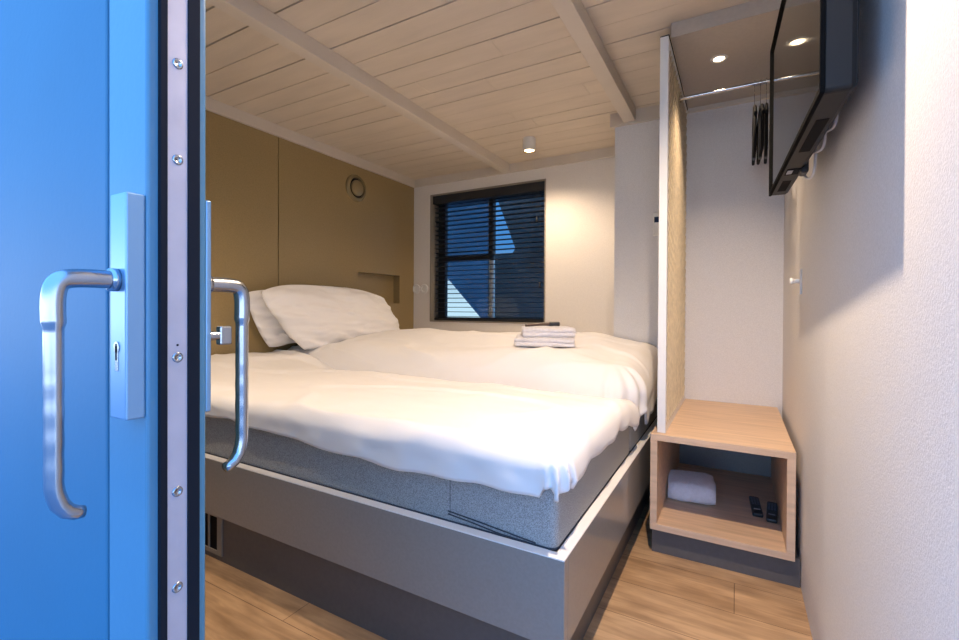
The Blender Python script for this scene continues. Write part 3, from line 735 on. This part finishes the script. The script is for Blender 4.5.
for xs, zz in ((hw-0.075, -0.27), (hw-0.045, -0.80)):
    bm = bmesh.new(); cyl(bm, (xs, -0.034, -0.072), (xs, -0.034, zz), 0.0016, seg=8); link('pull_cord', bm, M['winframe'], bl_)
    bm = bmesh.new(); lathe(bm, [(0, 0), (0.007, -0.004), (0.010, -0.045), (0.004, -0.055), (0, -0.055)], (xs, -0.034, zz), (0, 0, 1), 16); link('cord_tassel', bm, M['black'], bl_, smooth=True)

# ------------------------------------------------------------------ lamps
def spotlight(label, loc, power):
    t = thing('ceiling_spotlight', label, 'lamp', loc)
    bm = bmesh.new(); lathe(bm, [(0.0, 0.0), (0.043, 0.0), (0.044, -0.002), (0.044, -0.084), (0.042, -0.086), (0.034, -0.080), (0.032, -0.066), (0, -0.066)], (0, 0, 0), (0, 0, 1), 40); shade_auto(link('housing', bm, M['plastic_white'], t))
    bm = bmesh.new(); lathe(bm, [(0.034, -0.081), (0.036, -0.0865), (0.042, -0.0865), (0.0435, -0.083)], (0, 0, 0), (0, 0, 1), 40); shade_auto(link('trim_ring', bm, M['brass'], t))
    bm = bmesh.new(); lathe(bm, [(0.0, -0.0885), (0.022, -0.0865), (0.0335, -0.081)], (0, 0, 0), (0, 0, 1), 32); link('bulb', bm, M['bulb'], t, smooth=True)
    ld = bpy.data.lights.new('spot_light', 'SPOT'); ld.energy = power; ld.color = LAMP_COLOR; ld.spot_size = radians(150); ld.spot_blend = 0.7; ld.shadow_soft_size = 0.014
    lo = bpy.data.objects.new('spot_light', ld); COL.objects.link(lo); lo.parent = t; lo.location = (0, 0, -0.092)
    return t
M['brass'] = mat('brass_ring', (0.70, 0.50, 0.26), 0.25, metal=1.0)
spotlight('small white cylinder spotlight on the ceiling near the window', (-1.265, 2.93, ZC-0.001), LAMP_W*0.4)
spotlight('white cylinder spotlight on the ceiling above the walkway, in front of the television', (-0.10, 1.10, ZC-0.001), LAMP_W)
spotlight('white cylinder spotlight on the ceiling above the bed, nearest the blue door', (-1.95, 0.62, ZC-0.001), LAMP_W*0.5)
rs = thing('recessed_downlight', 'small recessed downlight glowing in the wardrobe ceiling', 'lamp', (-0.078, 2.30, WCZ))
bm = bmesh.new(); lathe(bm, [(0.022, -0.002), (0.024, -0.004), (0.034, -0.003), (0.036, 0.0)], (0, 0, 0), (0, 0, 1), 32); shade_auto(link('trim_ring', bm, M['white'], rs))
bm = bmesh.new(); lathe(bm, [(0.0, -0.0035), (0.016, -0.0028), (0.0225, -0.0012)], (0, 0, 0), (0, 0, 1), 28); link('bulb', bm, M['bulb'], rs, smooth=True)
ld = bpy.data.lights.new('spot_light', 'SPOT'); ld.energy = LAMP_W*0.22; ld.color = LAMP_COLOR; ld.spot_size = radians(100); ld.spot_blend = 1.0; ld.shadow_soft_size = 0.02
lo = bpy.data.objects.new('spot_light', ld); COL.objects.link(lo); lo.parent = rs; lo.location = (0, 0, -0.006)

# ------------------------------------------------------------------ outside the window
def slab(name, label, cat, poly, y, th, m, holes=()):
    """a wall seen through the window: outline in (x,z), standing at distance y, with real thickness"""
    loops = [[Vector((p[0], p[1], 0)) for p in poly]] + [[Vector((p[0], p[1], 0)) for p in h] for h in holes]
    flat = [p for l in loops for p in l]; tris = geometry.tessellate_polygon(loops)
    bm = bmesh.new()
    A = [bm.verts.new((p.x, y, p.y)) for p in flat]; B = [bm.verts.new((p.x, y+th, p.y)) for p in flat]
    for tr in tris: bm.faces.new([A[i] for i in tr]); bm.faces.new([B[i] for i in reversed(tr)])
    s = 0
    for l in loops:
        n_ = len(l)
        for i in range(n_): bm.faces.new((A[s+i], A[s+(i+1) % n_], B[s+(i+1) % n_], B[s+i]))
        s += n_
    return tag(link(name, bm, m), label, cat)
slab('container_wall', 'blue corrugated container wall outside, behind the left half of the blind', 'container',
     [(-3.25, -0.30), (-3.25, 3.1), (-5.2, 3.1), (-5.2, 2.5), (-4.04, 1.53), (-3.363, 0.84), (-3.30, -0.30)], 6.0, 0.25, M['contblue'])
slab('annex_wall', 'dark weathered wall outside, behind the right half of the blind', 'building',
     [(-3.249, -0.30), (-1.2, -0.30), (-1.2, 3.1), (-3.249, 3.1), (-3.249, 2.72), (-3.10, 2.62), (-2.80, 1.86), (-2.84, 1.80), (-3.249, 1.80)], 6.0, 0.25, M['contdark'])
